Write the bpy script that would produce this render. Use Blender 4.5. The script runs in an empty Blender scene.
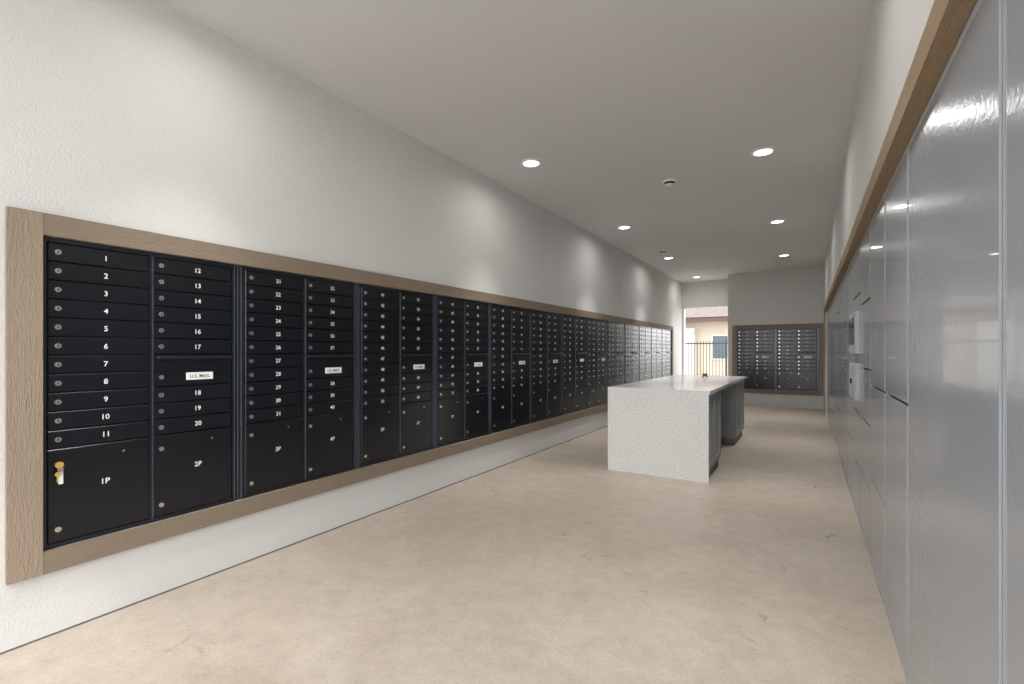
import bpy, bmesh, math
from mathutils import Vector, Matrix

scene = bpy.context.scene
scene.view_settings.view_transform = 'Standard'

# ------------------------------------------------------------ materials
def new_mat(name):
    m = bpy.data.materials.new(name); m.use_nodes = True
    nt = m.node_tree
    return m, nt, nt.nodes['Principled BSDF']

def simple(name, col, rough=0.5, metal=0.0, spec=0.5, bump=None, var=None, coat=0.0):
    m, nt, b = new_mat(name)
    b.inputs['Base Color'].default_value = (*col, 1)
    b.inputs['Roughness'].default_value = rough
    b.inputs['Metallic'].default_value = metal
    b.inputs['Specular IOR Level'].default_value = spec
    b.inputs['Coat Weight'].default_value = coat
    tc = nt.nodes.new('ShaderNodeTexCoord')
    if bump:
        scale, strength, dist = bump
        n = nt.nodes.new('ShaderNodeTexNoise'); n.inputs['Scale'].default_value = scale
        n.inputs['Detail'].default_value = 3
        nt.links.new(tc.outputs['Object'], n.inputs['Vector'])
        bp = nt.nodes.new('ShaderNodeBump'); bp.inputs['Strength'].default_value = strength
        bp.inputs['Distance'].default_value = dist
        nt.links.new(n.outputs['Fac'], bp.inputs['Height'])
        nt.links.new(bp.outputs['Normal'], b.inputs['Normal'])
    if var:
        scale, amt = var
        n = nt.nodes.new('ShaderNodeTexNoise'); n.inputs['Scale'].default_value = scale
        n.inputs['Detail'].default_value = 4
        nt.links.new(tc.outputs['Object'], n.inputs['Vector'])
        r = nt.nodes.new('ShaderNodeValToRGB')
        r.color_ramp.elements[0].position = 0.3; r.color_ramp.elements[1].position = 0.7
        r.color_ramp.elements[0].color = (*[c*(1-amt) for c in col], 1)
        r.color_ramp.elements[1].color = (*[min(1, c*(1+amt)) for c in col], 1)
        nt.links.new(n.outputs['Fac'], r.inputs['Fac'])
        nt.links.new(r.outputs['Color'], b.inputs['Base Color'])
    return m

M_wall = simple('stucco_wall', (0.66, 0.655, 0.64), 0.9, bump=(110, 0.5, 0.006), var=(1.2, 0.02))
M_ceil = simple('ceiling_paint', (0.67, 0.672, 0.67), 0.9, bump=(110, 0.3, 0.005), var=(0.8, 0.02))
M_black = simple('black_powder_coat', (0.005, 0.006, 0.009), 0.24, spec=0.5, bump=(500, 0.05, 0.001))
M_blackf = simple('black_frame', (0.010, 0.012, 0.018), 0.28, spec=0.5)
M_edge = simple('edge_highlight', (0.18, 0.21, 0.28), 0.25, 0.6)  # frame edge strips; bluish daylight highlight put into their colour
M_gap = simple('gap_dark', (0.003, 0.003, 0.004), 0.8)
M_steel = simple('lock_steel', (0.75, 0.73, 0.68), 0.25, 1.0)
M_white = simple('label_white', (0.85, 0.85, 0.83), 0.5)
M_brass = simple('key_brass', (0.80, 0.55, 0.12), 0.4, 0.7)
M_locker = simple('locker_grey', (0.265, 0.285, 0.315), 0.22, coat=0.3, bump=(45, 0.25, 0.004))
M_lockerf = simple('locker_frame', (0.36, 0.38, 0.41), 0.3)
M_cab = simple('cabinet_grey', (0.25, 0.26, 0.265), 0.5)
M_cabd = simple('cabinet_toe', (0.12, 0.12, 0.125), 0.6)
M_screen = simple('screen_glass', (0.02, 0.025, 0.03), 0.1)
M_ext = simple('exterior_stucco', (0.42, 0.355, 0.28), 0.9, bump=(60, 0.3, 0.01))
M_extw = simple('exterior_trim', (0.50, 0.47, 0.42), 0.8)
M_roof = simple('roof_shingle', (0.13, 0.10, 0.095), 0.9, var=(14, 0.4), bump=(30, 0.4, 0.02))
M_fascia = simple('fascia_brown', (0.08, 0.04, 0.032), 0.7)
M_fence = simple('fence_iron', (0.02, 0.02, 0.022), 0.5)
M_glass = simple('window_pane', (0.06, 0.075, 0.09), 0.3)
M_ground = simple('concrete_ground', (0.36, 0.34, 0.31), 0.9, var=(2, 0.1))
M_leaf = simple('dry_leaf', (0.10, 0.06, 0.03), 0.8)

# quartz
m, nt, b = new_mat('quartz_speckle'); M_quartz = m
tc = nt.nodes.new('ShaderNodeTexCoord')
n = nt.nodes.new('ShaderNodeTexNoise'); n.inputs['Scale'].default_value = 80; n.inputs['Detail'].default_value = 5
n.inputs['Roughness'].default_value = 0.8
nt.links.new(tc.outputs['Object'], n.inputs['Vector'])
r = nt.nodes.new('ShaderNodeValToRGB')
r.color_ramp.elements[0].position = 0.38; r.color_ramp.elements[0].color = (0.40, 0.385, 0.37, 1)
r.color_ramp.elements[1].position = 0.50; r.color_ramp.elements[1].color = (0.78, 0.78, 0.76, 1)
nt.links.new(n.outputs['Fac'], r.inputs['Fac']); nt.links.new(r.outputs['Color'], b.inputs['Base Color'])
b.inputs['Roughness'].default_value = 0.18

# floor
m, nt, b = new_mat('stained_concrete_floor'); M_floor = m
tc = nt.nodes.new('ShaderNodeTexCoord')
def noise(scale, detail=6, rough=0.6, dist=0.0):
    n = nt.nodes.new('ShaderNodeTexNoise'); n.inputs['Scale'].default_value = scale
    n.inputs['Detail'].default_value = detail; n.inputs['Roughness'].default_value = rough
    n.inputs['Distortion'].default_value = dist
    nt.links.new(tc.outputs['Object'], n.inputs['Vector']); return n
def ramp(src, p0, c0, p1, c1):
    r = nt.nodes.new('ShaderNodeValToRGB')
    r.color_ramp.elements[0].position = p0; r.color_ramp.elements[0].color = (*c0, 1)
    r.color_ramp.elements[1].position = p1; r.color_ramp.elements[1].color = (*c1, 1)
    nt.links.new(src, r.inputs['Fac']); return r
def mul(a, bb, fac=1.0):
    x = nt.nodes.new('ShaderNodeMix'); x.data_type = 'RGBA'; x.blend_type = 'MULTIPLY'
    x.inputs[0].default_value = fac
    nt.links.new(a, x.inputs[6]); nt.links.new(bb, x.inputs[7]); return x.outputs[2]
r1 = ramp(noise(1.3, 8, 0.65, 0.6).outputs['Fac'], 0.35, (0.455, 0.385, 0.315), 0.65, (0.54, 0.465, 0.39))
r2 = ramp(noise(9, 8, 0.75).outputs['Fac'], 0.32, (0.82, 0.81, 0.80), 0.62, (1, 1, 1))
r3 = ramp(noise(3.3, 10, 0.75, 1.2).outputs['Fac'], 0.30, (0.66, 0.60, 0.54), 0.40, (1, 1, 1))
r4 = ramp(noise(70, 4, 0.7).outputs['Fac'], 0.25, (0.76, 0.75, 0.73), 0.5, (1, 1, 1))
c = mul(mul(mul(r1.outputs['Color'], r2.outputs['Color']), r3.outputs['Color']), r4.outputs['Color'])
nt.links.new(c, b.inputs['Base Color'])
b.inputs['Roughness'].default_value = 0.42
bp = nt.nodes.new('ShaderNodeBump'); bp.inputs['Strength'].default_value = 0.15; bp.inputs['Distance'].default_value = 0.003
nt.links.new(noise(40).outputs['Fac'], bp.inputs['Height']); nt.links.new(bp.outputs['Normal'], b.inputs['Normal'])

def wood(name, axis, c0, c1):
    m, nt, b = new_mat(name)
    tc = nt.nodes.new('ShaderNodeTexCoord'); mp = nt.nodes.new('ShaderNodeMapping')
    s = [22, 22, 22]; s[axis] = 4
    mp.inputs['Scale'].default_value = s
    nt.links.new(tc.outputs['Object'], mp.inputs['Vector'])
    n = nt.nodes.new('ShaderNodeTexNoise'); n.inputs['Scale'].default_value = 5; n.inputs['Detail'].default_value = 6
    n.inputs['Distortion'].default_value = 1.0
    nt.links.new(mp.outputs['Vector'], n.inputs['Vector'])
    r = nt.nodes.new('ShaderNodeValToRGB')
    r.color_ramp.elements[0].position = 0.3; r.color_ramp.elements[0].color = (*c0, 1)
    r.color_ramp.elements[1].position = 0.6; r.color_ramp.elements[1].color = (*c1, 1)
    nt.links.new(n.outputs['Fac'], r.inputs['Fac']); nt.links.new(r.outputs['Color'], b.inputs['Base Color'])
    bp = nt.nodes.new('ShaderNodeBump'); bp.inputs['Strength'].default_value = 0.9; bp.inputs['Distance'].default_value = 0.006
    nt.links.new(n.outputs['Fac'], bp.inputs['Height']); nt.links.new(bp.outputs['Normal'], b.inputs['Normal'])
    b.inputs['Roughness'].default_value = 0.75
    return m
WC0, WC1 = (0.225, 0.172, 0.125), (0.245, 0.188, 0.136)
M_woodX = wood('trim_wood_x', 0, WC0, WC1)
M_woodY = wood('trim_wood_y', 1, WC0, WC1)
M_woodZ = wood('trim_wood_z', 2, (0.285, 0.22, 0.16), (0.31, 0.24, 0.177))
M_woodR = wood('trim_wood_r', 1, (0.30, 0.21, 0.125), (0.32, 0.23, 0.14))

def emit(name, col, s):
    m, nt, b = new_mat(name)
    b.inputs['Emission Color'].default_value = (*col, 1); b.inputs['Emission Strength'].default_value = s
    b.inputs['Base Color'].default_value = (0.9, 0.9, 0.9, 1)
    return m
M_led = emit('led_lens', (1.0, 0.99, 0.97), 5.0)

# ------------------------------------------------------------ mesh builder
class MB:
    def __init__(s): s.v = []; s.f = []; s.mi = []; s.mats = []
    def slot(s, m):
        if m not in s.mats: s.mats.append(m)
        return s.mats.index(m)
    def box(s, lo, hi, m):
        k = len(s.v); x0, y0, z0 = lo; x1, y1, z1 = hi; i = s.slot(m)
        s.v += [(x0,y0,z0),(x1,y0,z0),(x1,y1,z0),(x0,y1,z0),(x0,y0,z1),(x1,y0,z1),(x1,y1,z1),(x0,y1,z1)]
        for f in ((0,3,2,1),(4,5,6,7),(0,1,5,4),(1,2,6,5),(2,3,7,6),(3,0,4,7)):
            s.f.append(tuple(k+a for a in f)); s.mi.append(i)
    def panel(s, x0, x1, z0, z1, yb, yf, c, m):
        """door leaf facing -Y with chamfered front edge"""
        k = len(s.v); i = s.slot(m)
        for (a, y) in ((0, yb), (0, yf+c), (c, yf)):
            s.v += [(x0+a,y,z0+a),(x1-a,y,z0+a),(x1-a,y,z1-a),(x0+a,y,z1-a)]
        s.f.append((k+8,k+9,k+10,k+11)); s.mi.append(i)
        for L in (0, 4):
            for j in range(4):
                j2 = (j+1) % 4
                s.f.append((k+L+j, k+L+j2, k+L+4+j2, k+L+4+j)); s.mi.append(i)
    def cyl(s, c, axis, r, h, m, n=16, r2=None):
        k = len(s.v); i = s.slot(m); r2 = r if r2 is None else r2
        a1, a2 = [(1,2),(2,0),(0,1)][axis]
        for (rr, hh) in ((r, 0), (r2, h)):
            for j in range(n):
                t = 2*math.pi*j/n; p = list(c); p[axis] += hh
                p[a1] += rr*math.cos(t); p[a2] += rr*math.sin(t); s.v.append(tuple(p))
        s.f.append(tuple(k+n-1-j for j in range(n))); s.mi.append(i)
        s.f.append(tuple(k+n+j for j in range(n))); s.mi.append(i)
        for j in range(n):
            j2 = (j+1) % n
            s.f.append((k+j, k+j2, k+n+j2, k+n+j)); s.mi.append(i)
    def ring(s, c, r0, r1, h, m, n=32):
        k = len(s.v); i = s.slot(m)
        for (rr, zz) in ((r0, 0), (r1, 0), (r1, -h*0.4), (r0, -h)):
            for j in range(n):
                t = 2*math.pi*j/n
                s.v.append((c[0]+rr*math.cos(t), c[1]+rr*math.sin(t), c[2]+zz))
        for q in range(4):
            q2 = (q+1) % 4
            for j in range(n):
                j2 = (j+1) % n
                s.f.append((k+q*n+j, k+q*n+j2, k+q2*n+j2, k+q2*n+j)); s.mi.append(i)
    def text(s, body, cx, cz, y, size, m):
        vs, fs, w, hh = glyphs(body)
        k = len(s.v); i = s.slot(m)
        for (a, bb) in vs: s.v.append((cx+(a-w/2)*size, y, cz+(bb-hh/2)*size))
        for f in fs: s.f.append(tuple(k+q for q in f)); s.mi.append(i)
    def make(s, name, loc=(0,0,0), rotz=0.0, parent=None, smooth=False):
        me = bpy.data.meshes.new(name); me.from_pydata(s.v, [], s.f)
        for m in s.mats: me.materials.append(m)
        me.polygons.foreach_set('material_index', s.mi); me.update()
        o = bpy.data.objects.new(name, me); scene.collection.objects.link(o)
        o.location = loc; o.rotation_euler = (0, 0, rotz)
        if parent: o.parent = parent
        return o

_g = {}
def glyphs(body):
    if body in _g: return _g[body]
    cu = bpy.data.curves.new('t', 'FONT'); cu.body = body; cu.resolution_u = 2; cu.offset = 0.012
    o = bpy.data.objects.new('t', cu); scene.collection.objects.link(o)
    bpy.context.view_layer.update()
    me = bpy.data.meshes.new_from_object(o.evaluated_get(bpy.context.evaluated_depsgraph_get()))
    vs = [(v.co.x, v.co.y) for v in me.vertices]; fs = [tuple(p.vertices) for p in me.polygons]
    x0 = min(v[0] for v in vs); x1 = max(v[0] for v in vs); y1 = max(v[1] for v in vs)
    vs = [(a-x0, bb) for a, bb in vs]
    bpy.data.objects.remove(o); bpy.data.curves.remove(cu); bpy.data.meshes.remove(me)
    _g[body] = (vs, fs, x1-x0, y1); return _g[body]

# ------------------------------------------------------------ room shell
XL, XR = -2.97, 0.30
Y0, YB, YE = -1.1, 12.75, 13.6
H = 3.22
ZO0, ZI0, ZI1, ZO1 = 0.302, 0.40, 1.85, 1.95
ML0, ML1 = 0.672, 12.40

mb = MB(); mb.box((XL-0.6, Y0, -0.12), (XR+0.7, YE+0.25, 0.0), M_floor); mb.make('floor')
mb = MB(); mb.box((XL-0.6, Y0, H), (XR+0.7, YE+0.25, H+0.25), M_ceil); mb.make('ceiling')

mb = MB()
mb.box((XL-0.5, Y0, 0), (XL, ML0, H), M_wall)
mb.box((XL-0.5, ML1, 0), (XL, YE+0.2, H), M_wall)
mb.box((XL-0.5, ML0, 0), (XL, ML1, ZI0), M_wall)
mb.box((XL-0.5, ML0, ZI1), (XL, ML1, H), M_wall)
mb.box((XL-0.5, ML0, ZI0), (XL-0.42, ML1, ZI1), M_wall)
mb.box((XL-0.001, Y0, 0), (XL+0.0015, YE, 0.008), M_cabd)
mb.make('wall_left')

LK0, LK1, LKH = -0.9, 11.6, 2.14
mb = MB()
mb.box((XR, Y0, 0), (XR+0.6, LK0, H), M_wall)
mb.box((XR, LK1, 0), (XR+0.6, YB, H), M_wall)
mb.box((XR, LK0, LKH), (XR+0.6, LK1, H), M_wall)
mb.box((XR+0.56, LK0, 0), (XR+0.6, LK1, LKH), M_wall)
mb.make('wall_right')

BX0, BX1 = -1.482, 0.228
mb = MB()
mb.box((-1.684, YB, 0), (BX0, YE+0.2, H), M_wall)
mb.box((BX1, YB, 0), (XR+0.6, YE+0.2, H), M_wall)
mb.box((BX0, YB, 0), (BX1, YE+0.2, ZI0), M_wall)
mb.box((BX0, YB, ZI1), (BX1, YE+0.2, H), M_wall)
mb.box((BX0, YB+0.42, ZI0), (BX1, YE+0.2, ZI1), M_wall)
mb.make('wall_back')
mb = MB()
mb.box((XL, YE, 2.51), (-1.684, YE+0.2, H), M_wall)
mb.box((XL, YE, 0), (XL+0.05, YE+0.2, 2.51), M_wall)
mb.make('wall_passage_header')

# trims
mb = MB(); t = 0.028; x0, x1 = XL, XL+t
mb.box((x0, ML0-0.115, ZO0), (x1, ML0, ZO1), M_woodZ)
mb.box((x0, ML1, ZO0), (x1, ML1+0.1, ZO1), M_woodZ)
mb.box((x0, ML0, ZI1), (x1-0.002, ML1, ZO1), M_woodY)
mb.box((x0, ML0, ZO0), (x1-0.002, ML1, ZI0), M_woodY)
mb.make('trim_1')
mb = MB()
mb.box((BX0-0.1, YB-t, ZO0), (BX0, YB, ZO1), M_woodZ)
mb.box((BX1, YB-t, ZO0), (XR-0.003, YB, ZO1), M_woodZ)
mb.box((BX0, YB-t+.002, ZI1), (BX1, YB, ZO1), M_woodX)
mb.box((BX0, YB-t+.002, ZO0), (BX1, YB, ZI0), M_woodX)
mb.make('trim_2')
mb = MB()
mb.box((XR-0.022, LK0-0.1, LKH-0.004), (XR, LK1+0.1, LKH+0.09), M_woodR)
mb.box((XR, LK0, LKH-0.012), (XR+0.05, LK1, LKH-0.0005), M_woodR)
mb.box((XR-0.022, LK1, 0), (XR, LK1+0.1, LKH-0.004), M_woodZ)
mb.box((XR-0.022, LK0-0.1, 0), (XR, LK0, LKH-0.004), M_woodZ)
mb.make('trim_3')

# ------------------------------------------------------------ mailboxes
def mailbox_unit(W, start, pstart, loc, rotz, key=False):
    """two-column recessed cluster unit, local: x right, -y out, z up, origin bottom left"""
    mb = MB(); Ht = 1.446; D = 0.38
    mb.box((0.0, 0.014, 0), (W, D, Ht), M_gap)
    fill = 0.042                                   # filler strip between units
    mb.box((W-fill, 0.004, 0), (W, 0.015, Ht), M_blackf)
    mb.box((W-fill*0.55, -0.003, 0), (W-fill*0.55+0.003, 0.005, Ht), M_edge)
    mb.box((W-0.003, -0.004, 0), (W, 0.005, Ht), M_edge)
    W = W-fill
    fw = 0.016
    mb.box((0, -0.004, 0), (fw, 0.015, Ht), M_blackf)
    mb.box((W-fw, -0.004, 0), (W-0.003, 0.015, Ht), M_blackf)
    mb.box((W-0.003, -0.006, 0), (W, 0.015, Ht), M_edge)
    mb.box((fw, -0.002, 0), (W-fw, 0.015, 0.02), M_blackf)
    mb.box((fw, -0.002, Ht-0.02), (W-fw, 0.015, Ht), M_blackf)
    mid = W*0.495
    mb.box((mid-0.008, -0.003, 0.02), (mid+0.006, 0.015, Ht-0.02), M_blackf)
    mb.box((mid+0.006, -0.008, 0.02), (mid+0.008, 0.015, Ht-0.02), M_edge)
    p = (Ht-0.044)/16.0
    cols = [(fw+0.003, mid-0.010, ['s']*11+['P']), (mid+0.010, W-fw-0.003, ['s']*6+['M']+['s']*3+['P'])]
    num, pn = start, pstart
    for (x0, x1, seq) in cols:
        z = Ht-0.022
        for k in seq:
            h = {'s': p, 'P': 5*p, 'M': 2*p}[k]
            za, zb = z-h+0.0022, z-0.0022; zc = (za+zb)/2; w = x1-x0
            mb.panel(x0, x1, za, zb, 0.014, -0.006, 0.003, M_black)
            if k == 's':
                mb.cyl((x0+0.035, -0.006, zc), 1, 0.0135, -0.006, M_steel, 14, 0.012)
                mb.box((x0+0.0335, -0.0132, zc-0.006), (x0+0.0365, -0.0118, zc+0.006), M_gap)
                mb.text(str(num), x0+w*0.54, zc, -0.0068, 0.036, M_white); num += 1
            elif k == 'P':
                zl = zb-0.07
                mb.cyl((x0+0.035, -0.006, zl), 1, 0.0135, -0.006, M_steel, 14, 0.012)
                mb.cyl((x0+0.035, -0.006, za+0.06), 1, 0.0135, -0.006, M_steel, 14, 0.012)
                mb.cyl((x0+w*0.72, -0.006, zb-0.05), 1, 0.006, -0.002, M_steel, 10)
                mb.text('%dP' % pn, x0+w*0.54, zc+0.03, -0.0068, 0.038, M_white); pn += 1
                if key and pn == pstart+1:
                    kx = x0+0.035
                    mb.cyl((kx, -0.030, zl), 1, 0.015, -0.003, M_brass, 18)
                    mb.box((kx-0.003, -0.031, zl-0.005), (kx+0.003, -0.012, zl+0.005), M_brass)
                    mb.cyl((kx+0.002, -0.035, zl-0.022), 1, 0.011, 0.002, M_steel, 18)
                    mb.cyl((kx-0.006, -0.034, zl-0.042), 1, 0.011, 0.003, M_brass, 18)
                    mb.box((kx-0.010, -0.034, zl-0.080), (kx-0.005, -0.031, zl-0.05), M_brass)
                    mb.box((kx-0.003, -0.029, zl-0.090), (kx+0.013, -0.026, zl-0.032), M_white)
            else:
                mb.panel(x0+0.01, x1-0.01, zb-0.022, zb-0.006, -0.006, -0.034, 0.003, M_blackf)
                mb.box((x0+0.03, -0.0075, zb-0.034), (x1-0.03, -0.0062, zb-0.024), M_gap)
                lx = x0+w*0.56; lz = zc-0.035
                mb.cyl((x0+0.035, -0.006, lz), 1, 0.0135, -0.006, M_steel, 14, 0.012)
                mb.panel(lx-0.07, lx+0.07, lz-0.021, lz+0.021, -0.0062, -0.010, 0.001, M_white)
                mb.text('U.S. MAIL', lx, lz, -0.0104, 0.026, M_gap)
            z -= h
    o = mb.make('wall_mailbox_unit', loc, rotz)
    return num, pn

num, pn = 1, 1
N = 13; pitch = (ML1-ML0)/N
for i in range(N):
    num, pn = mailbox_unit(pitch-0.004, num, pn, (XL-0.004, ML0+i*pitch+0.002, ZI0+0.002), math.pi/2, key=(i == 0))
pb = (BX1-BX0)/2
for i in range(2):
    num, pn = mailbox_unit(pb-0.004, num, pn, (BX0+i*pb+0.002, YB+0.004, ZI0+0.002), 0)

# ------------------------------------------------------------ parcel lockers
XF = 0.325
LH = LKH-0.016
def locker(ya, yb, splits, kind='plain'):
    W = yb-ya; mb = MB()
    mb.box((0.001, 0.022, 0.0), (W-0.001, 0.5, LH), M_gap)
    mb.box((0.004, 0.004, 0), (0.014, 0.023, LH), M_lockerf)
    mb.box((W-0.014, 0.004, 0), (W-0.004, 0.023, LH), M_lockerf)
    mb.box((0.014, 0.004, LH-0.025), (W-0.014, 0.023, LH), M_lockerf)
    mb.box((0.014, 0.006, 0.0), (W-0.014, 0.023, 0.04), M_lockerf)
    zs = [0.04]+splits+[LH-0.025]
    for a, bb in zip(zs[:-1], zs[1:]):
        mb.panel(0.020, W-0.020, a+0.005, bb-0.005, 0.022, 0.0, 0.003, M_locker)
    if kind == 'kiosk':
        mb.panel(0.05, W-0.05, 1.30, 1.62, 0.0, -0.03, 0.006, M_lockerf)
        mb.panel(0.09, W-0.09, 1.37, 1.58, -0.03, -0.034, 0.002, M_screen)
        mb.panel(0.05, W-0.05, 0.95, 1.22, 0.0, -0.03, 0.006, M_lockerf)
        mb.cyl((W/2, -0.03, 1.08), 1, 0.02, -0.01, M_gap, 16)
    return mb.make('parcel_locker', (XF, yb, 0.0), -math.pi/2)

cols = [(-0.9, 0.28, [1.1]), (0.28, 1.30, []), (1.30, 2.34, []),
        (2.34, 2.97, [1.11]), (2.97, 3.64, [0.55, 1.11]), (3.64, 4.30, [0.45, 0.85, 1.2, 1.65])]
y = 4.30
pat = [[0.3, 0.6, 0.9, 1.2, 1.5, 1.8], [0.55, 1.11, 1.6], [0.4, 0.8, 1.2, 1.6], [1.1]]
i = 0
while y < 11.55:
    y2 = min(y+0.664, 11.6) if y+0.664*1.4 < 11.6 else 11.6
    cols.append((y, y2, pat[i % 4])); y = y2; i += 1
for (a, bb, s) in cols:
    kind = 'kiosk' if abs(a-4.30) < 0.01 else 'plain'
    if kind == 'kiosk': s = [0.45, 0.85, 1.75]
    locker(a, bb, s, kind)

# ------------------------------------------------------------ island
mb = MB(); x0, x1 = -1.887, -0.825; T = 0.92; t = 0.035
mb.box((x0, 5.0, T-t), (x1, 8.25, T), M_quartz)
mb.box((x0, 5.0, 0), (x1-0.012, 5.0+t, T-t), M_quartz)
for (ya, yb) in ((5.035, 5.87), (7.2, 8.2)):
    b0, b1 = x0+0.03, x1-0.035
    mb.box((b0, ya, 0.10), (b1, yb, T-t), M_cab)
    mb.box((b0+0.01, ya+0.004, 0.0), (b1-0.012, yb-0.05, 0.10), M_cabd)
    for (xa, xb) in ((b1, b1+0.012), (b0-0.012, b0)):
        L = yb-ya; nD = 2
        for q in range(nD):
            a = ya+q*L/nD+0.006; c = ya+(q+1)*L/nD-0.006
            mb.box((xa, a, 0.11), (xb, a+0.06, T-t-0.01), M_cab)
            mb.box((xa, c-0.06, 0.11), (xb, c, T-t-0.01), M_cab)
            mb.box((xa, a+0.06, 0.11), (xb, c-0.06, 0.17), M_cab)
            mb.box((xa, a+0.06, T-t-0.07), (xb, c-0.06, T-t-0.01), M_cab)
# dark pop-up outlet let into the top at the far end
mb.cyl((-1.35, 7.75, T), 2, 0.05, 0.006, M_steel, 24)
mb.cyl((-1.35, 7.75, T+0.006), 2, 0.038, 0.045, M_cabd, 24, 0.034)
mb.make('mail_sorting_island')

# ------------------------------------------------------------ ceiling fixtures
spots = [(-2.36, 4.11), (-2.38, 7.0), (-2.40, 9.8), (-2.42, 12.7), (-0.36, 5.05), (-0.38, 7.88), (-0.40, 10.74),
         (-2.36, 1.25), (-0.36, 2.2), (-0.36, -0.6)]
for k, (x, y) in enumerate(spots):
    mb = MB()
    mb.ring((0, 0, 0), 0.080, 0.105, 0.014, M_white)
    mb.cyl((0, 0, -0.001), 2, 0.081, -0.006, M_led, 32)
    ro = mb.make('recessed_light', (x, y, H-0.001))
    for (sp, en) in ((66, 6.5), (165, 4.6)):
        L = bpy.data.lights.new('lamp', 'AREA'); L.shape = 'DISK'; L.size = 0.15; L.energy = en
        L.spread = math.radians(sp)
        L.color = (1.0, 0.985, 0.96)
        o = bpy.data.objects.new('lamp', L); scene.collection.objects.link(o)
        o.parent = ro; o.location = (0, 0, -0.018 - (0.002 if sp > 100 else 0))
def detector(x, y):
    mb = MB()
    mb.cyl((0, 0, 0), 2, 0.075, -0.02, M_white, 28, 0.072)
    mb.cyl((0, 0, -0.02), 2, 0.058, -0.018, M_gap, 28, 0.05)
    mb.cyl((0, 0, -0.038), 2, 0.05, -0.012, M_white, 28, 0.035)
    mb.make('smoke_detector', (x, y, H-0.001))
detector(-1.31, 5.38); detector(-2.33, 9.07)

# ------------------------------------------------------------ floor debris
import random
random.seed(3)
mb = MB()
for (x, y) in ((0.12, 4.0), (0.15, 4.05), (0.06, 5.4)):
    k = len(mb.v); s = 0.010+random.random()*0.008; a = random.random()*3
    for j in range(6):
        t = a+j*math.pi/3; rr = s*(1 if j % 3 else 0.5)
        mb.v.append((x+rr*math.cos(t), y+rr*math.sin(t), 0.002+0.003*(j % 2)))
    mb.f.append(tuple(range(k, k+6))); mb.mi.append(mb.slot(M_leaf))
mb.make('dry_leaves')

# ------------------------------------------------------------ outside
mb = MB(); mb.box((-40, YE+0.25, -0.2), (40, 70, -0.02), M_ground)
mb.box((-40, -40, -0.2), (40, Y0, -0.02), M_ground); mb.make('ground')
mb = MB()
mb.box((-14, 24, -0.02), (-1, 32, 2.75), M_ext)
mb.box((-3.9, 23.96, 0.9), (-3.1, 24.0, 2.1), M_extw)
mb.box((-3.82, 23.94, 0.97), (-3.18, 23.97, 2.03), M_glass)
mb.box((-6.2, 23.6, -0.02), (-4.6, 24.0, 2.4), M_extw)
mb.box((-14.6, 23.3, 2.68), (-0.4, 23.4, 2.92), M_fascia)
mb.box((-14.6, 23.4, 2.70), (-0.4, 24.0, 2.76), M_extw)
k = len(mb.v); i = mb.slot(M_roof)
mb.v += [(-14.7, 23.25, 2.9), (-0.3, 23.25, 2.9), (-0.3, 32.6, 2.9), (-14.7, 32.6, 2.9), (-12, 28, 5.0), (-3.0, 28, 5.0)]
for f in ((0,1,5,4), (1,2,5), (2,3,4,5), (3,0,4), (3,2,1,0)):
    mb.f.append(tuple(k+a for a in f)); mb.mi.append(i)
mb.make('neighbouring_building')
mb = MB()
for j in range(60):
    x = -7+j*0.11; mb.box((x, 19.0, 0.0), (x+0.018, 19.018, 1.7), M_fence)
mb.box((-7, 18.995, 1.58), (-0.4, 19.02, 1.63), M_fence)
mb.box((-7, 18.995, 0.12), (-0.4, 19.02, 0.16), M_fence)
for x in (-7, -4.6, -2.6, -0.4): mb.box((x, 18.98, -0.02), (x+0.06, 19.04, 1.75), M_fence)
mb.make('iron_fence')

# ------------------------------------------------------------ lights / world
w = bpy.data.worlds.new('World'); scene.world = w; w.use_nodes = True
bg = w.node_tree.nodes['Background']
bg.inputs['Color'].default_value = (0.96, 0.98, 1.0, 1); bg.inputs['Strength'].default_value = 5.0
S = bpy.data.lights.new('sun', 'SUN'); S.energy = 1.0; S.angle = 0.05; S.color = (1, 0.95, 0.88)
so = bpy.data.objects.new('sun', S); scene.collection.objects.link(so)
so.rotation_euler = (math.radians(38), 0, math.radians(35))

# ------------------------------------------------------------ camera
cam = bpy.data.cameras.new('camera'); co = bpy.data.objects.new('camera', cam); scene.collection.objects.link(co)
cam.sensor_width = 36; cam.lens = 470/1024*36; cam.shift_y = 9/1024; cam.clip_start = 0.02
co.location = (0, 0, 1.32)
co.rotation_euler = (math.radians(90), 0, math.radians(32.2))
scene.camera = co
